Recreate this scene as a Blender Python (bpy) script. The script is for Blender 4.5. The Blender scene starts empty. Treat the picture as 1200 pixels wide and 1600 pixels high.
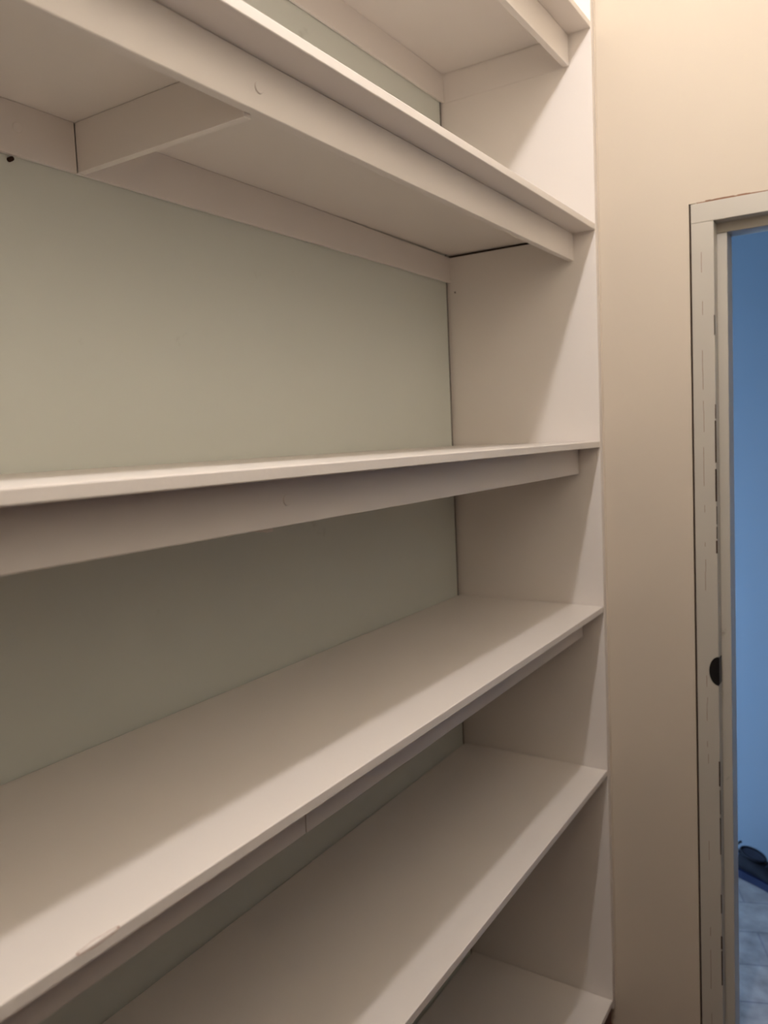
import bpy, bmesh, math, random
from mathutils import Matrix, Vector

scene = bpy.context.scene
COL = scene.collection
random.seed(4)

# ------------------------------------------------------------------ camera
ZS = 1.34                       # floor of the room is z = 0
cam_d = bpy.data.cameras.new('camera')
cam = bpy.data.objects.new('camera', cam_d)
COL.objects.link(cam)
yaw, pit, rol = math.radians(-57.07474), math.radians(-4.28209), math.radians(-2.48935)
fw = Vector((math.sin(-yaw) * math.cos(pit), math.cos(-yaw) * math.cos(pit), math.sin(pit)))
r0 = Vector((math.cos(-yaw), -math.sin(-yaw), 0))
u0 = r0.cross(fw)
R = math.cos(rol) * r0 + math.sin(rol) * u0
U = -math.sin(rol) * r0 + math.cos(rol) * u0
M = Matrix((R, U, -fw)).transposed().to_4x4()
M.translation = Vector((-1.9056, -0.60237, 0.22146 + ZS))
cam.matrix_world = M
cam_d.sensor_fit = 'AUTO'
cam_d.sensor_width = 36.0
cam_d.lens = 1237.647 / 1600 * 36
cam_d.shift_y = (768.579 - 800) / 1600
cam_d.clip_start = 0.02
cam_d.dof.use_dof = True
cam_d.dof.focus_distance = 1.25
cam_d.dof.aperture_fstop = 4.0
scene.camera = cam

# ------------------------------------------------------------------ light
BULB = Vector((-1.38, -0.27, 1.49 + ZS))
BULB_R = 0.034
BULB_STRENGTH = 900.0
world = bpy.data.worlds.new('world')
scene.world = world
world.use_nodes = True
bg = world.node_tree.nodes['Background']
bg.inputs[0].default_value = (0.43, 0.67, 1.0, 1)
bg.inputs[1].default_value = 6.6
scene.cycles.diffuse_bounces = 8
vs = scene.view_settings
vs.view_transform = 'Standard'
vs.look = 'None'
vs.exposure = 0.0
vs.gamma = 1.0
vs.use_curve_mapping = False


# ------------------------------------------------------------------ materials
def lin(c):
    return tuple((x / 12.92 if x <= 0.04045 else ((x + 0.055) / 1.055) ** 2.4) for x in (v / 255 for v in c)) + (1,)


def mat(name, rgb, rough=0.5, spec=0.5, bump=0.0, bscale=60.0, var=0.0, vscale=4.0, stretch=(1, 1, 1), metallic=0.0):
    m = bpy.data.materials.new(name)
    m.use_nodes = True
    nt = m.node_tree
    b = nt.nodes['Principled BSDF']
    b.inputs['Roughness'].default_value = rough
    b.inputs['Metallic'].default_value = metallic
    b.inputs['Specular IOR Level'].default_value = spec
    tc = nt.nodes.new('ShaderNodeTexCoord')
    mp = nt.nodes.new('ShaderNodeMapping')
    mp.inputs['Scale'].default_value = stretch
    nt.links.new(tc.outputs['Object'], mp.inputs['Vector'])
    n = nt.nodes.new('ShaderNodeTexNoise')
    n.inputs['Scale'].default_value = vscale
    n.inputs['Detail'].default_value = 5
    nt.links.new(mp.outputs[0], n.inputs['Vector'])
    mx = nt.nodes.new('ShaderNodeMix')
    mx.data_type = 'RGBA'
    c = lin(rgb)
    mx.inputs[6].default_value = tuple(v * (1 - var) for v in c[:3]) + (1,)
    mx.inputs[7].default_value = tuple(min(1, v * (1 + var)) for v in c[:3]) + (1,)
    nt.links.new(n.outputs['Fac'], mx.inputs[0])
    nt.links.new(mx.outputs[2], b.inputs['Base Color'])
    if bump:
        n2 = nt.nodes.new('ShaderNodeTexNoise')
        n2.inputs['Scale'].default_value = bscale
        n2.inputs['Detail'].default_value = 4
        nt.links.new(mp.outputs[0], n2.inputs['Vector'])
        bp = nt.nodes.new('ShaderNodeBump')
        bp.inputs['Strength'].default_value = bump
        bp.inputs['Distance'].default_value = 0.002
        nt.links.new(n2.outputs['Fac'], bp.inputs['Height'])
        nt.links.new(bp.outputs[0], b.inputs['Normal'])
    return m


def add_marks(m, rgb, lo, hi, scale, amount, seed):
    """faint wear marks with a shape of their own"""
    nt = m.node_tree
    b = nt.nodes['Principled BSDF']
    src = b.inputs['Base Color'].links[0].from_socket
    tc = nt.nodes.new('ShaderNodeTexCoord')
    mp = nt.nodes.new('ShaderNodeMapping')
    mp.inputs['Location'].default_value = (seed, seed * .7, seed * 1.3)
    nt.links.new(tc.outputs['Object'], mp.inputs['Vector'])
    n = nt.nodes.new('ShaderNodeTexNoise')
    n.inputs['Scale'].default_value = scale
    n.inputs['Detail'].default_value = 8
    n.inputs['Roughness'].default_value = 0.62
    nt.links.new(mp.outputs[0], n.inputs['Vector'])
    mr = nt.nodes.new('ShaderNodeMapRange')
    mr.inputs['From Min'].default_value = lo
    mr.inputs['From Max'].default_value = hi
    mr.inputs['To Max'].default_value = amount
    nt.links.new(n.outputs['Fac'], mr.inputs['Value'])
    mx = nt.nodes.new('ShaderNodeMix')
    mx.data_type = 'RGBA'
    nt.links.new(mr.outputs[0], mx.inputs[0])
    nt.links.new(src, mx.inputs[6])
    mx.inputs[7].default_value = lin(rgb)
    nt.links.new(mx.outputs[2], b.inputs['Base Color'])


M_shelf = mat('white_shelf_paint', (223, 216, 210), 0.38, 0.45, 0.12, 90, 0.012, 3)
M_back = mat('pale_green_paint', (205, 208, 200), 0.6, 0.4, 0.10, 50, 0.02, 3)
add_marks(M_back, (120, 118, 98), 0.66, 0.78, 7, 0.35, 3.1)
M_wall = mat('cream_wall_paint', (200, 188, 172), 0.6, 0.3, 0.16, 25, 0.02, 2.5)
M_room = mat('cream_room_paint', (236, 230, 218), 0.7, 0.3, 0.1, 25, 0.02, 2.5)
M_frame = mat('grey_cream_gloss_paint', (184, 178, 167), 0.35, 0.5, 0.3, 30, 0.04, 6, (1, 1, .25))
add_marks(M_frame, (96, 74, 58), 0.68, 0.74, 14, 0.6, 8.2)
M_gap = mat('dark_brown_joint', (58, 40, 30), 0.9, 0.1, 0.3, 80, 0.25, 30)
M_crack = mat('brown_crack', (140, 108, 90), 0.9, 0.1, 0.3, 80, 0.3, 40)
M_scar = mat('chipped_board', (150, 112, 100), 0.9, 0.1, 0.5, 120, 0.2, 60)
M_black = mat('black_metal', (14, 12, 12), 0.45, 0.4, 0.1, 80, 0.1, 20)
M_absorber = mat('dark_bounce_absorber', (98, 84, 74), 0.6, 0.3, 0.2, 20, 0.15, 5, (6, 6, .5))  # dark brown for the added boards that swallow bounce light
M_blue = mat('blue_wall_paint', (150, 170, 192), 0.6, 0.3, 0.2, 20, 0.03, 3)
M_plinth = mat('dark_red_tile', (92, 34, 28), 0.4, 0.5, 0.1, 40, 0.15, 10)
M_shoe = mat('black_shoe_fabric', (17, 18, 30), 0.8, 0.3, 0.4, 200, 0.2, 30)
M_shoein = mat('grey_shoe_lining', (48, 52, 66), 0.9, 0.2, 0.2, 200, 0.2, 40)
M_sole = mat('navy_shoe_sole', (20, 30, 62), 0.6, 0.4, 0.2, 100, 0.15, 30)
M_brass = mat('white_plastic', (230, 228, 222), 0.4, 0.5, 0.05, 40, 0.01, 10)

M_floor = mat('red_brown_floor', (84, 46, 36), 0.5, 0.4, 0.1, 30, 0.15, 6)
M_hall = mat('grey_vinyl_floor', (150, 146, 146), 0.55, 0.4, 0.1, 30, 0.75, 17)
nt = M_hall.node_tree
b_ = nt.nodes['Principled BSDF']
src = b_.inputs['Base Color'].links[0].from_socket
br = nt.nodes.new('ShaderNodeTexBrick')
br.inputs['Scale'].default_value = 1.0
br.inputs['Brick Width'].default_value = 0.31
br.inputs['Row Height'].default_value = 0.155
br.inputs['Mortar Size'].default_value = 0.004
br.inputs['Mortar Smooth'].default_value = 0.6
br.inputs['Color1'].default_value = (1, 1, 1, 1)
br.inputs['Color2'].default_value = (0.8, 0.8, 0.82, 1)
br.inputs['Mortar'].default_value = (0.62, 0.62, 0.7, 1)
tc = nt.nodes.new('ShaderNodeTexCoord')
mr_ = nt.nodes.new('ShaderNodeMapping')
mr_.inputs['Rotation'].default_value = (0, 0, math.radians(68))
nt.links.new(tc.outputs['Object'], mr_.inputs['Vector'])
nt.links.new(mr_.outputs[0], br.inputs['Vector'])
mm = nt.nodes.new('ShaderNodeMix')
mm.data_type = 'RGBA'
mm.blend_type = 'MULTIPLY'
mm.inputs[0].default_value = 1
nt.links.new(src, mm.inputs[6])
nt.links.new(br.outputs['Color'], mm.inputs[7])
nt.links.new(mm.outputs[2], b_.inputs['Base Color'])

M_bulb = bpy.data.materials.new('lit_bulb')
M_bulb.use_nodes = True
nb = M_bulb.node_tree.nodes['Principled BSDF']
nb.inputs['Base Color'].default_value = (1, 1, 1, 1)
nb.inputs['Emission Color'].default_value = (1.0, 0.955, 0.965, 1)
nb.inputs['Emission Strength'].default_value = BULB_STRENGTH


# ------------------------------------------------------------------ helpers
def box(bm, x0, x1, y0, y1, z0, z1, sx=0.0):
    """box; sx = slope of z along x (a board that is not quite level)"""
    vs_ = []
    for x in (x0, x1):
        for y in (y0, y1):
            for z in (z0, z1):
                vs_.append(bm.verts.new((x, y, z + ZS + sx * x)))
    for f in ((0, 1, 3, 2), (4, 6, 7, 5), (0, 4, 5, 1), (2, 3, 7, 6), (0, 2, 6, 4), (1, 5, 7, 3)):
        bm.faces.new([vs_[i] for i in f])


def obj(name, bm, m, parent=None, bevel=0.0, smooth=False):
    bmesh.ops.recalc_face_normals(bm, faces=bm.faces)
    me = bpy.data.meshes.new(name)
    bm.to_mesh(me)
    bm.free()
    me.materials.append(m)
    o = bpy.data.objects.new(name, me)
    COL.objects.link(o)
    if parent is not None:
        o.parent = parent
        o.matrix_parent_inverse = parent_world(parent).inverted()
    if smooth:
        for p in me.polygons:
            p.use_smooth = True
    if bevel:
        md = o.modifiers.new('bevel', 'BEVEL')
        md.width = bevel
        md.segments = 3
        md.limit_method = 'ANGLE'
    return o


def parent_world(p):
    mtx = p.matrix_basis.copy()
    q = p
    while q.parent is not None:
        mtx = q.parent.matrix_basis @ q.matrix_parent_inverse @ mtx if False else parent_world(q.parent) @ q.matrix_parent_inverse @ q.matrix_basis
        break
    return mtx


def boxes(name, m, parent, lst, bevel=0.0):
    bm = bmesh.new()
    for a in lst:
        box(bm, *a)
    return obj(name, bm, m, parent, bevel)


def empty(name, loc, label=None, cat=None, kind=None):
    o = bpy.data.objects.new(name, None)
    o.location = loc
    o.empty_display_size = 0.1
    COL.objects.link(o)
    if label:
        o['label'] = label
    if cat:
        o['category'] = cat
    if kind:
        o['kind'] = kind
    return o


def struct(name, m, lst, bevel=0.0):
    o = boxes(name, m, None, lst, bevel)
    o['kind'] = 'structure'
    return o


def disc(name, m, parent, p, r, t, axis, seg=32):
    """low cap: axis 'y' faces -y, axis 'x' faces -x"""
    bm = bmesh.new()
    for k, (rr, d) in enumerate(((r, 0), (r, t * .7), (r * .88, t))):
        for i in range(seg):
            a = 2 * math.pi * i / seg
            u, v = rr * math.cos(a), rr * math.sin(a)
            if axis == 'y':
                bm.verts.new((p[0] + u, p[1] - d, p[2] + v + ZS))
            else:
                bm.verts.new((p[0] - d, p[1] + u, p[2] + v + ZS))
    bm.verts.ensure_lookup_table()
    for k in range(2):
        for i in range(seg):
            j = (i + 1) % seg
            bm.faces.new([bm.verts[k * seg + i], bm.verts[k * seg + j], bm.verts[(k + 1) * seg + j], bm.verts[(k + 1) * seg + i]])
    bm.faces.new([bm.verts[2 * seg + i] for i in range(seg)])
    bm.faces.new([bm.verts[i] for i in range(seg)][::-1])
    return obj(name, bm, m, parent)


# ------------------------------------------------------------------ room shell
FL = -1.34                      # floor in board coordinates (ZS added in box)
CE = 1.95
WX0, WX1 = 0.022, 0.12          # right wall, its two faces
DY, DYI = -0.2122, -0.26037     # outer and inner edge of door frame
DZ, DZI = 0.7033, 0.66058
DYR = -0.93                     # inner edge at hinge side
struct('floor', M_floor, [(-3.1, WX1, -1.12, .52, FL - .05, FL)])
struct('ceiling', M_room, [(-3.1, WX1, -1.12, .52, CE, CE + .05)])
struct('wall_back', M_room, [(-3.1, WX1, .42, .52, FL, CE)])
struct('wall_front', M_room, [(-3.1, WX0, -1.12, -1.02, FL, CE)])
struct('wall_left', M_room, [(-3.1, -3.0, -1.02, .42, FL, CE)])
g = 0.0045
struct('bounce_absorber_1', M_absorber, [(-3.0, WX0 - .03, -1.02, -1.0, FL, FL + 1.62), (-3.0, -2.98, -1.0, 0, FL, FL + 1.62)])  # added boards, out of view, to keep bounce light down in the lower bays
struct('wall_right', M_wall, [
    (WX0, WX1, DY + g, .42, FL, CE),
    (WX0, WX1, DYR - .048 - g, DY + g, DZ + .002, CE),
    (WX0, WX1, -1.12, DYR - .048 - g, FL, CE)])

# hall beyond the doorway, open to daylight at its far end
HX = 1.03
struct('wall_hall', M_blue, [(HX, HX + .08, -3.2, 1.2, FL, 1.3), (WX1, HX, -3.2, -3.1, FL, 1.3), (WX1, HX, 1.1, 1.2, .30, 1.3)])
struct('ceiling_hall', M_room, [(WX1, HX, -3.2, 1.1, 1.3, 1.35)])
struct('floor_hall', M_hall, [(WX1, HX, -3.2, 1.1, FL - .05, FL), (WX0 + .03, WX1, DYR, DYI, FL, FL + .001)])
struct('wall_hall_near', M_room, [(WX1 - .03, WX1, -3.2, -1.122, FL, 1.3), (WX1 - .02, WX1, .522, 1.1, FL, 1.3)])

# door frame
dr = empty('door_1', (WX0, (DYI + DYR) / 2, 0), kind='structure')
F0 = 0.020
ST = 0.060                      # face of the door stop
SW = 0.021
e = 0.0
boxes('jamb', M_frame, dr, [
    (F0, ST, DYI, DY, FL, DZI + .002), (ST, WX1 + .004, DYI - SW, DY, FL, DZI - SW)], .0016)
boxes('jamb', M_frame, dr, [
    (F0, ST, DYR - .048, DYR, FL, DZI + .002), (ST, WX1 + .004, DYR - .048, DYR + SW, FL, DZI - SW)], .0016)
boxes('door_header', M_frame, dr, [
    (F0 - .0012, ST, DYR - .048, DY, DZI, DZ), (ST, WX1 + .004, DYR - .048, DY, DZI - SW, DZ)], .0016)
boxes('frame_gap', M_gap, dr, [(WX0 + .008, WX1 - .004, DY + .0003, DY + g - .0003, FL, DZ)])
# thin crack in the plaster over the header: short uneven pieces
bm = bmesh.new()
y = DY - .012
while y > DYR - .04:
    w = random.uniform(.006, .02)
    box(bm, WX0 - .0006, WX0 + .002, y - w, y, DZ + .0005, DZ + random.uniform(.0022, .0045))
    y -= w + random.choice((-.002, -.001, 0))
obj('plaster_crack', bm, M_crack, dr)
# hairline cracks in the paint of the jamb
bm = bmesh.new()
z = DZI - .02
while z > FL + .05:
    h = random.uniform(.01, .05)
    if random.random() < .45:
        yy = -.2345 + random.uniform(-.001, .001)
        box(bm, F0 - .0004, F0 + .001, yy, yy + .0009, z - h, z)
    z -= h
obj('paint_crack', bm, M_crack, dr)
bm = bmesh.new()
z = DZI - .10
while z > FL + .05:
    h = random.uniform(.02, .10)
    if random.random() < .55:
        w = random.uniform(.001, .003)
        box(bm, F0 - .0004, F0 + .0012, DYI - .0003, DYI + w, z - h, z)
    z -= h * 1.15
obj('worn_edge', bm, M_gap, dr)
# strike hole: dark half oval lip in the edge of the jamb
bm = bmesh.new()
n = 24
zc, hr, wr = -.3655, .034, .021
pts = [(DYI + wr * math.cos(math.pi * (i / n - .5)), zc + hr * math.sin(math.pi * (i / n - .5))) for i in range(n + 1)]
fr = [bm.verts.new((F0 - .0015, a, b + ZS)) for a, b in pts]
bk = [bm.verts.new((F0 + .004, a, b + ZS)) for a, b in pts]
bm.faces.new(fr)
bm.faces.new(bk[::-1])
for i in range(n):
    bm.faces.new([fr[i], fr[i + 1], bk[i + 1], bk[i]])
bm.faces.new([fr[n], fr[0], bk[0], bk[n]])
box(bm, F0 - .0015, ST - .012, DYI - .0015, DYI + .001, zc - hr * .92, zc + hr * .92)
sp = obj('strike_plate', bm, M_black, dr)
sp['label'] = 'black rounded latch strike in the edge of the door jamb'

# ------------------------------------------------------------------ bookcase
XL = -2.32                      # left side board
D = 0.40
t = 0.015
aY, aT = 0.05424, 0.0146
cT = 0.009
BX = -1.147
case = empty('bookcase', (-1.15, .2, 0),
             'white built-in bookcase with wide empty shelves and pale green back',
             'bookcase')
S = {  # top surface z, slope
    'A': (1.1434 + t, .00154), 'B': (.6807 + t, -.00342), 'C': (.17768, -.0081),
    'D': (-.229, -.0035), 'E': (-.64539, .00026), 'F': (-1.25339, 0.0)}
HR = {'A': .0718, 'B': .06494, 'C': .0643, 'D': .06595, 'E': .065, 'F': .0}
zB = .6807
TOP = 1.80
# right side: a board with a groove left open beneath the second shelf
sd = boxes('side_panel', M_shelf, case, [
    (.010, .0215, 0, D + .015, FL + .06, TOP),
    (0, .010, 0, D + .015, zB + .0005, TOP),
    (0, .010, 0, .066, zB - .006, zB + .0005),
    (0, .010, 0, D + .015, FL + .06, zB - .006)], .0008)
boxes('side_panel', M_shelf, case, [(XL - .02, XL, 0, D + .015, FL, TOP)], .001)
boxes('back_panel', M_back, case, [(XL, -.0105, D, D + .005, FL + .06, TOP)])['label'] = 'pale green back board'
boxes('joint_shade', M_gap, case, [(-.0108, -.0001, D + .003, D + .010, FL + .06, TOP), (.0085, .0101, .067, D, zB - .0058, zB + .0003)])['label'] = 'dark strip painted as the shade in an open joint'  # dark strips behind the open joints stand in for the shade inside them
boxes('plinth', M_plinth, case, [(XL, .0205, .012, .03, FL, FL + .0715)])['label'] = 'dark red plinth below the lowest shelf'
boxes('side_rail', M_shelf, case, [(-.002, 0, .07, D - cT, 1.1434 - .073, 1.1434 - .0005)], .0006)

for k in 'ABCDEF':
    z, s = S[k]
    nm = {'A': 'topmost shelf', 'B': 'second shelf from the top', 'C': 'third shelf at eye level',
          'D': 'fourth shelf, chipped at its front edge', 'E': 'fifth shelf', 'F': 'lowest shelf'}[k]
    sh = boxes('shelf', M_shelf, case, [(XL, -.0022, 0, D - .003, z - t, z, s)], .0016)
    sh['label'] = 'white ' + nm
    zb = z - t
    if k == 'F':
        continue
    if k == 'D':      # rail in two lengths with an open butt joint
        boxes('front_rail', M_shelf, sh, [(-1.1165, -.0006, aY, aY + aT, zb - HR[k], zb - .0003, s)], .001)
        boxes('front_rail', M_shelf, sh, [(XL, -1.118, aY + .0005, aY + aT, zb - HR[k], zb - .0003, s)], .001)
    else:
        boxes('front_rail', M_shelf, sh, [(XL, -.0006, aY, aY + aT, zb - HR[k], zb - .0003, s)], .0015)
    hc = .071
    if k == 'B':      # rail sags a little, opening a dark joint towards the right; cut where the brace passes
        bm = bmesh.new()
        box(bm, XL, BX - .0016, D - cT, D - .002, zb - hc, zb - .0005, s)
        x0, x1 = BX, -.0005
        pr = []
        for x, dz in ((x0, .0004), (-.62, .0008), (x1, .0062)):
            ring = [bm.verts.new((x, yy, zz + ZS + s * x)) for yy, zz in
                    ((D - cT, zb - hc), (D - .002, zb - hc), (D - .002, zb - dz), (D - cT, zb - dz))]
            pr.append(ring)
        for a, b in zip(pr, pr[1:]):
            for i in range(4):
                j = (i + 1) % 4
                bm.faces.new([a[i], a[j], b[j], b[i]])
        bm.faces.new(pr[0])
        bm.faces.new(pr[-1][::-1])
        obj('back_rail', bm, M_shelf, sh)
        boxes('cross_brace', M_shelf, sh, [(BX, BX + .0125, aY + aT + .0003, D - cT * .2, zb - hc + .0006, zb - .0004, s)], .0008)
        disc('screw_cap', M_shelf, sh, (-1.134, aY, .6488), .0075, .0020, 'y')
        disc('screw_cap', M_shelf, sh, (-1.238, D - cT, .6515), .0070, .0010, 'y')
        # dark peg just under the back rail
        kb = disc('peg', M_gap, sh, (-1.2485, D, .6085), .0032, .008, 'y')
        kb['label'] = 'small dark peg under the rail'
    else:
        boxes('back_rail', M_shelf, sh, [(XL, -.0006, D - cT, D - .002, zb - hc, zb - .0005, s)], .0008)
        if k in 'AC':
            boxes('cross_brace', M_shelf, sh, [(BX, BX + .0125, aY + aT + .0003, D - cT - .0003, zb - hc, zb - .0004, s)], .0008)
    if k == 'C':
        disc('screw_cap', M_shelf, sh, (-1.122, aY, .1407), .0075, .0022, 'y')
    if k == 'D':      # chipped paint along the front edge
        bm = bmesh.new()
        for (xa, xb) in ((-1.504, -1.458),):
            nn = 9
            prev = None
            for i in range(nn + 1):
                u = i / nn
                x = xa + (xb - xa) * u
                w = .0010 + .0030 * math.sin(math.pi * u) * random.uniform(.5, 1)
                zz = z + ZS + s * x
                q = [bm.verts.new((x, -.0003, zz - w)), bm.verts.new((x, w, zz + .0003))]
                if prev:
                    bm.faces.new([prev[0], q[0], q[1], prev[1]])
                prev = q
        c_ = obj('edge_chip', bm, M_scar, sh)
        c_['label'] = 'brown chip in the white paint of the shelf edge'

for (y_, z_, r_) in ((.124, 1.113, .008), (.3417, .6427, .005), (.1157, .5597, .006), (.3358, .556, .005)):
    disc('screw_cap', M_shelf, sd, (0 if z_ < 1 else -.002, y_, z_), r_, .0007, 'x')
hl = disc('pin_hole', M_gap, sd, (0, .380, .5833), .0022, .0003, 'x')

# painted joint between the bookcase side and the wall
cb = boxes('caulk_bead', M_wall, case, [(.0195, .0225, -.0035, .0, FL + .07, TOP)], .001)


# ------------------------------------------------------------------ shoes in the hall
def shoe_mesh(L=.27, W=.082, H=.085):
    """upper as a loft along x; heel at x=0, toe at x=L"""
    bm = bmesh.new()
    rings = []
    prof = [(0.0, .34, .62), (.03, .43, .90), (.08, .47, 1.0), (.25, .48, .90), (.38, .46, .80), (.5, .48, .66),
            (.65, .52, .50), (.8, .50, .40), (.92, .38, .30), (.99, .18, .18)]
    for u, w, h in prof:
        ring = []
        for i in range(16):
            a = math.pi * 2 * i / 16
            cy = math.cos(a)
            sz = math.sin(a)
            yy = W * w * (abs(cy) ** .8) * (1 if cy >= 0 else -1)
            zz = .022 + (H * h - .022) * (.5 + .5 * (abs(sz) ** .8) * (1 if sz >= 0 else -1))
            ring.append(bm.verts.new((u * L, yy, zz)))
        rings.append(ring)
    for a, b in zip(rings, rings[1:]):
        for i in range(16):
            j = (i + 1) % 16
            bm.faces.new([a[i], a[j], b[j], b[i]])
    bm.faces.new(rings[0])
    bm.faces.new(rings[-1][::-1])
    return bm


def sole_mesh(L=.275, W=.084):
    bm = bmesh.new()
    out = [(0, .30), (.03, .42), (.15, .46), (.35, .42), (.5, .44), (.68, .52), (.85, .47), (.95, .32), (1.0, .1)]
    loop = [(u * L - .004, w * W) for u, w in out] + [(u * L - .004, -w * W) for u, w in reversed(out)]
    lo = [bm.verts.new((x, y, 0)) for x, y in loop]
    hi = [bm.verts.new((x, y, .026)) for x, y in loop]
    bm.faces.new(lo[::-1])
    bm.faces.new(hi)
    for i in range(len(loop)):
        j = (i + 1) % len(loop)
        bm.faces.new([lo[i], lo[j], hi[j], hi[i]])
    return bm


def tube(bm, pts, r, seg=8, closed=False):
    rings = []
    N = len(pts)
    for i, p in enumerate(pts):
        a = pts[(i - 1) % N] if closed or i > 0 else pts[i]
        b = pts[(i + 1) % N] if closed or i < N - 1 else pts[i]
        d = (Vector(b) - Vector(a)).normalized()
        up = Vector((0, 0, 1)) if abs(d.z) < .9 else Vector((1, 0, 0))
        s1 = d.cross(up).normalized()
        s2 = d.cross(s1)
        rings.append([bm.verts.new(Vector(p) + r * (math.cos(2 * math.pi * k / seg) * s1 + math.sin(2 * math.pi * k / seg) * s2)) for k in range(seg)])
    for i in range(N if closed else N - 1):
        a, b = rings[i], rings[(i + 1) % N]
        for k in range(seg):
            j = (k + 1) % seg
            bm.faces.new([a[k], a[j], b[j], b[k]])
    if not closed:
        bm.faces.new(rings[0][::-1])
        bm.faces.new(rings[-1])


def make_shoe(loc, rz, label):
    r = empty('shoe', loc, label, 'shoe')
    mtx = Matrix.Translation(loc) @ Matrix.Rotation(rz, 4, 'Z')
    r.matrix_basis = mtx

    def part(name, bm, m, smooth=True):
        bmesh.ops.recalc_face_normals(bm, faces=bm.faces)
        me = bpy.data.meshes.new(name)
        bm.to_mesh(me)
        bm.free()
        me.materials.append(m)
        o = bpy.data.objects.new(name, me)
        COL.objects.link(o)
        o.parent = r
        for p in me.polygons:
            p.use_smooth = smooth
        return o
    up = part('upper', shoe_mesh(), M_shoe)
    sb = up.modifiers.new('sub', 'SUBSURF')
    sb.levels = sb.render_levels = 2
    part('sole', sole_mesh(), M_sole, False)
    bm = bmesh.new()
    tube(bm, [(.052 + .042 * math.cos(2 * math.pi * i / 20), .029 * math.sin(2 * math.pi * i / 20), .083 - .006 * math.cos(2 * math.pi * i / 20)) for i in range(20)], .005, 8, True)
    part('collar', bm, M_shoe)
    bm = bmesh.new()
    cv = [bm.verts.new((.052 + .040 * math.cos(2 * math.pi * i / 20), .027 * math.sin(2 * math.pi * i / 20), .0835 - .006 * math.cos(2 * math.pi * i / 20))) for i in range(20)]
    bm.faces.new(cv)
    part('lining', bm, M_shoein, False)
    bm = bmesh.new()
    tube(bm, [(.006 - .018 * math.sin(math.pi * i / 10), 0, .060 + .048 * i / 10) for i in range(11)], .004)
    part('heel_loop', bm, M_shoe)
    bm = bmesh.new()
    for q in range(5):
        xx = .115 + q * .018
        zz = .079 - q * .007
        tube(bm, [(xx + .003 * math.sin(i), -.022 + .044 * i / 8, zz + .007 * math.sin(math.pi * i / 8) - .004) for i in range(9)], .0025, 6)
    part('lace', bm, M_shoein)
    return r


make_shoe(Vector((.935, -.158, 0)), math.radians(-118), 'black shoe with navy sole on the hall floor by the blue wall')

# ------------------------------------------------------------------ ceiling lamp (out of frame, lights the room)
lp = empty('ceiling_lamp', (BULB.x, BULB.y, CE + ZS), 'bare warm bulb in a white holder on the ceiling in front of the bookcase', 'lamp')


def lathe(name, prof, m, seg=32):
    bm = bmesh.new()
    rings = []
    for r, z in prof:
        rings.append([bm.verts.new((r * math.cos(2 * math.pi * i / seg), r * math.sin(2 * math.pi * i / seg), z)) for i in range(seg)])
    for a, b in zip(rings, rings[1:]):
        for i in range(seg):
            j = (i + 1) % seg
            bm.faces.new([a[i], a[j], b[j], b[i]])
    bm.faces.new(rings[0])
    bm.faces.new(rings[-1][::-1])
    bmesh.ops.recalc_face_normals(bm, faces=bm.faces)
    me = bpy.data.meshes.new(name)
    bm.to_mesh(me)
    bm.free()
    me.materials.append(m)
    for p in me.polygons:
        p.use_smooth = True
    o = bpy.data.objects.new(name, me)
    COL.objects.link(o)
    o.parent = lp
    return o


dz = BULB.z - (CE + ZS)
lathe('rose', [(.05, 0), (.05, -.008), (.03, -.018), (.02, -.03), (.02, dz + .062), (.018, dz + .058)], M_brass)
prof = [(.013, .058), (.014, .04)]
for i in range(9):
    a = math.radians(60 - i * 18.5)
    prof.append((BULB_R * math.cos(a) if i < 8 else .002, BULB_R * math.sin(a)))
lathe('bulb', [(r, z + dz) for r, z in prof], M_bulb)
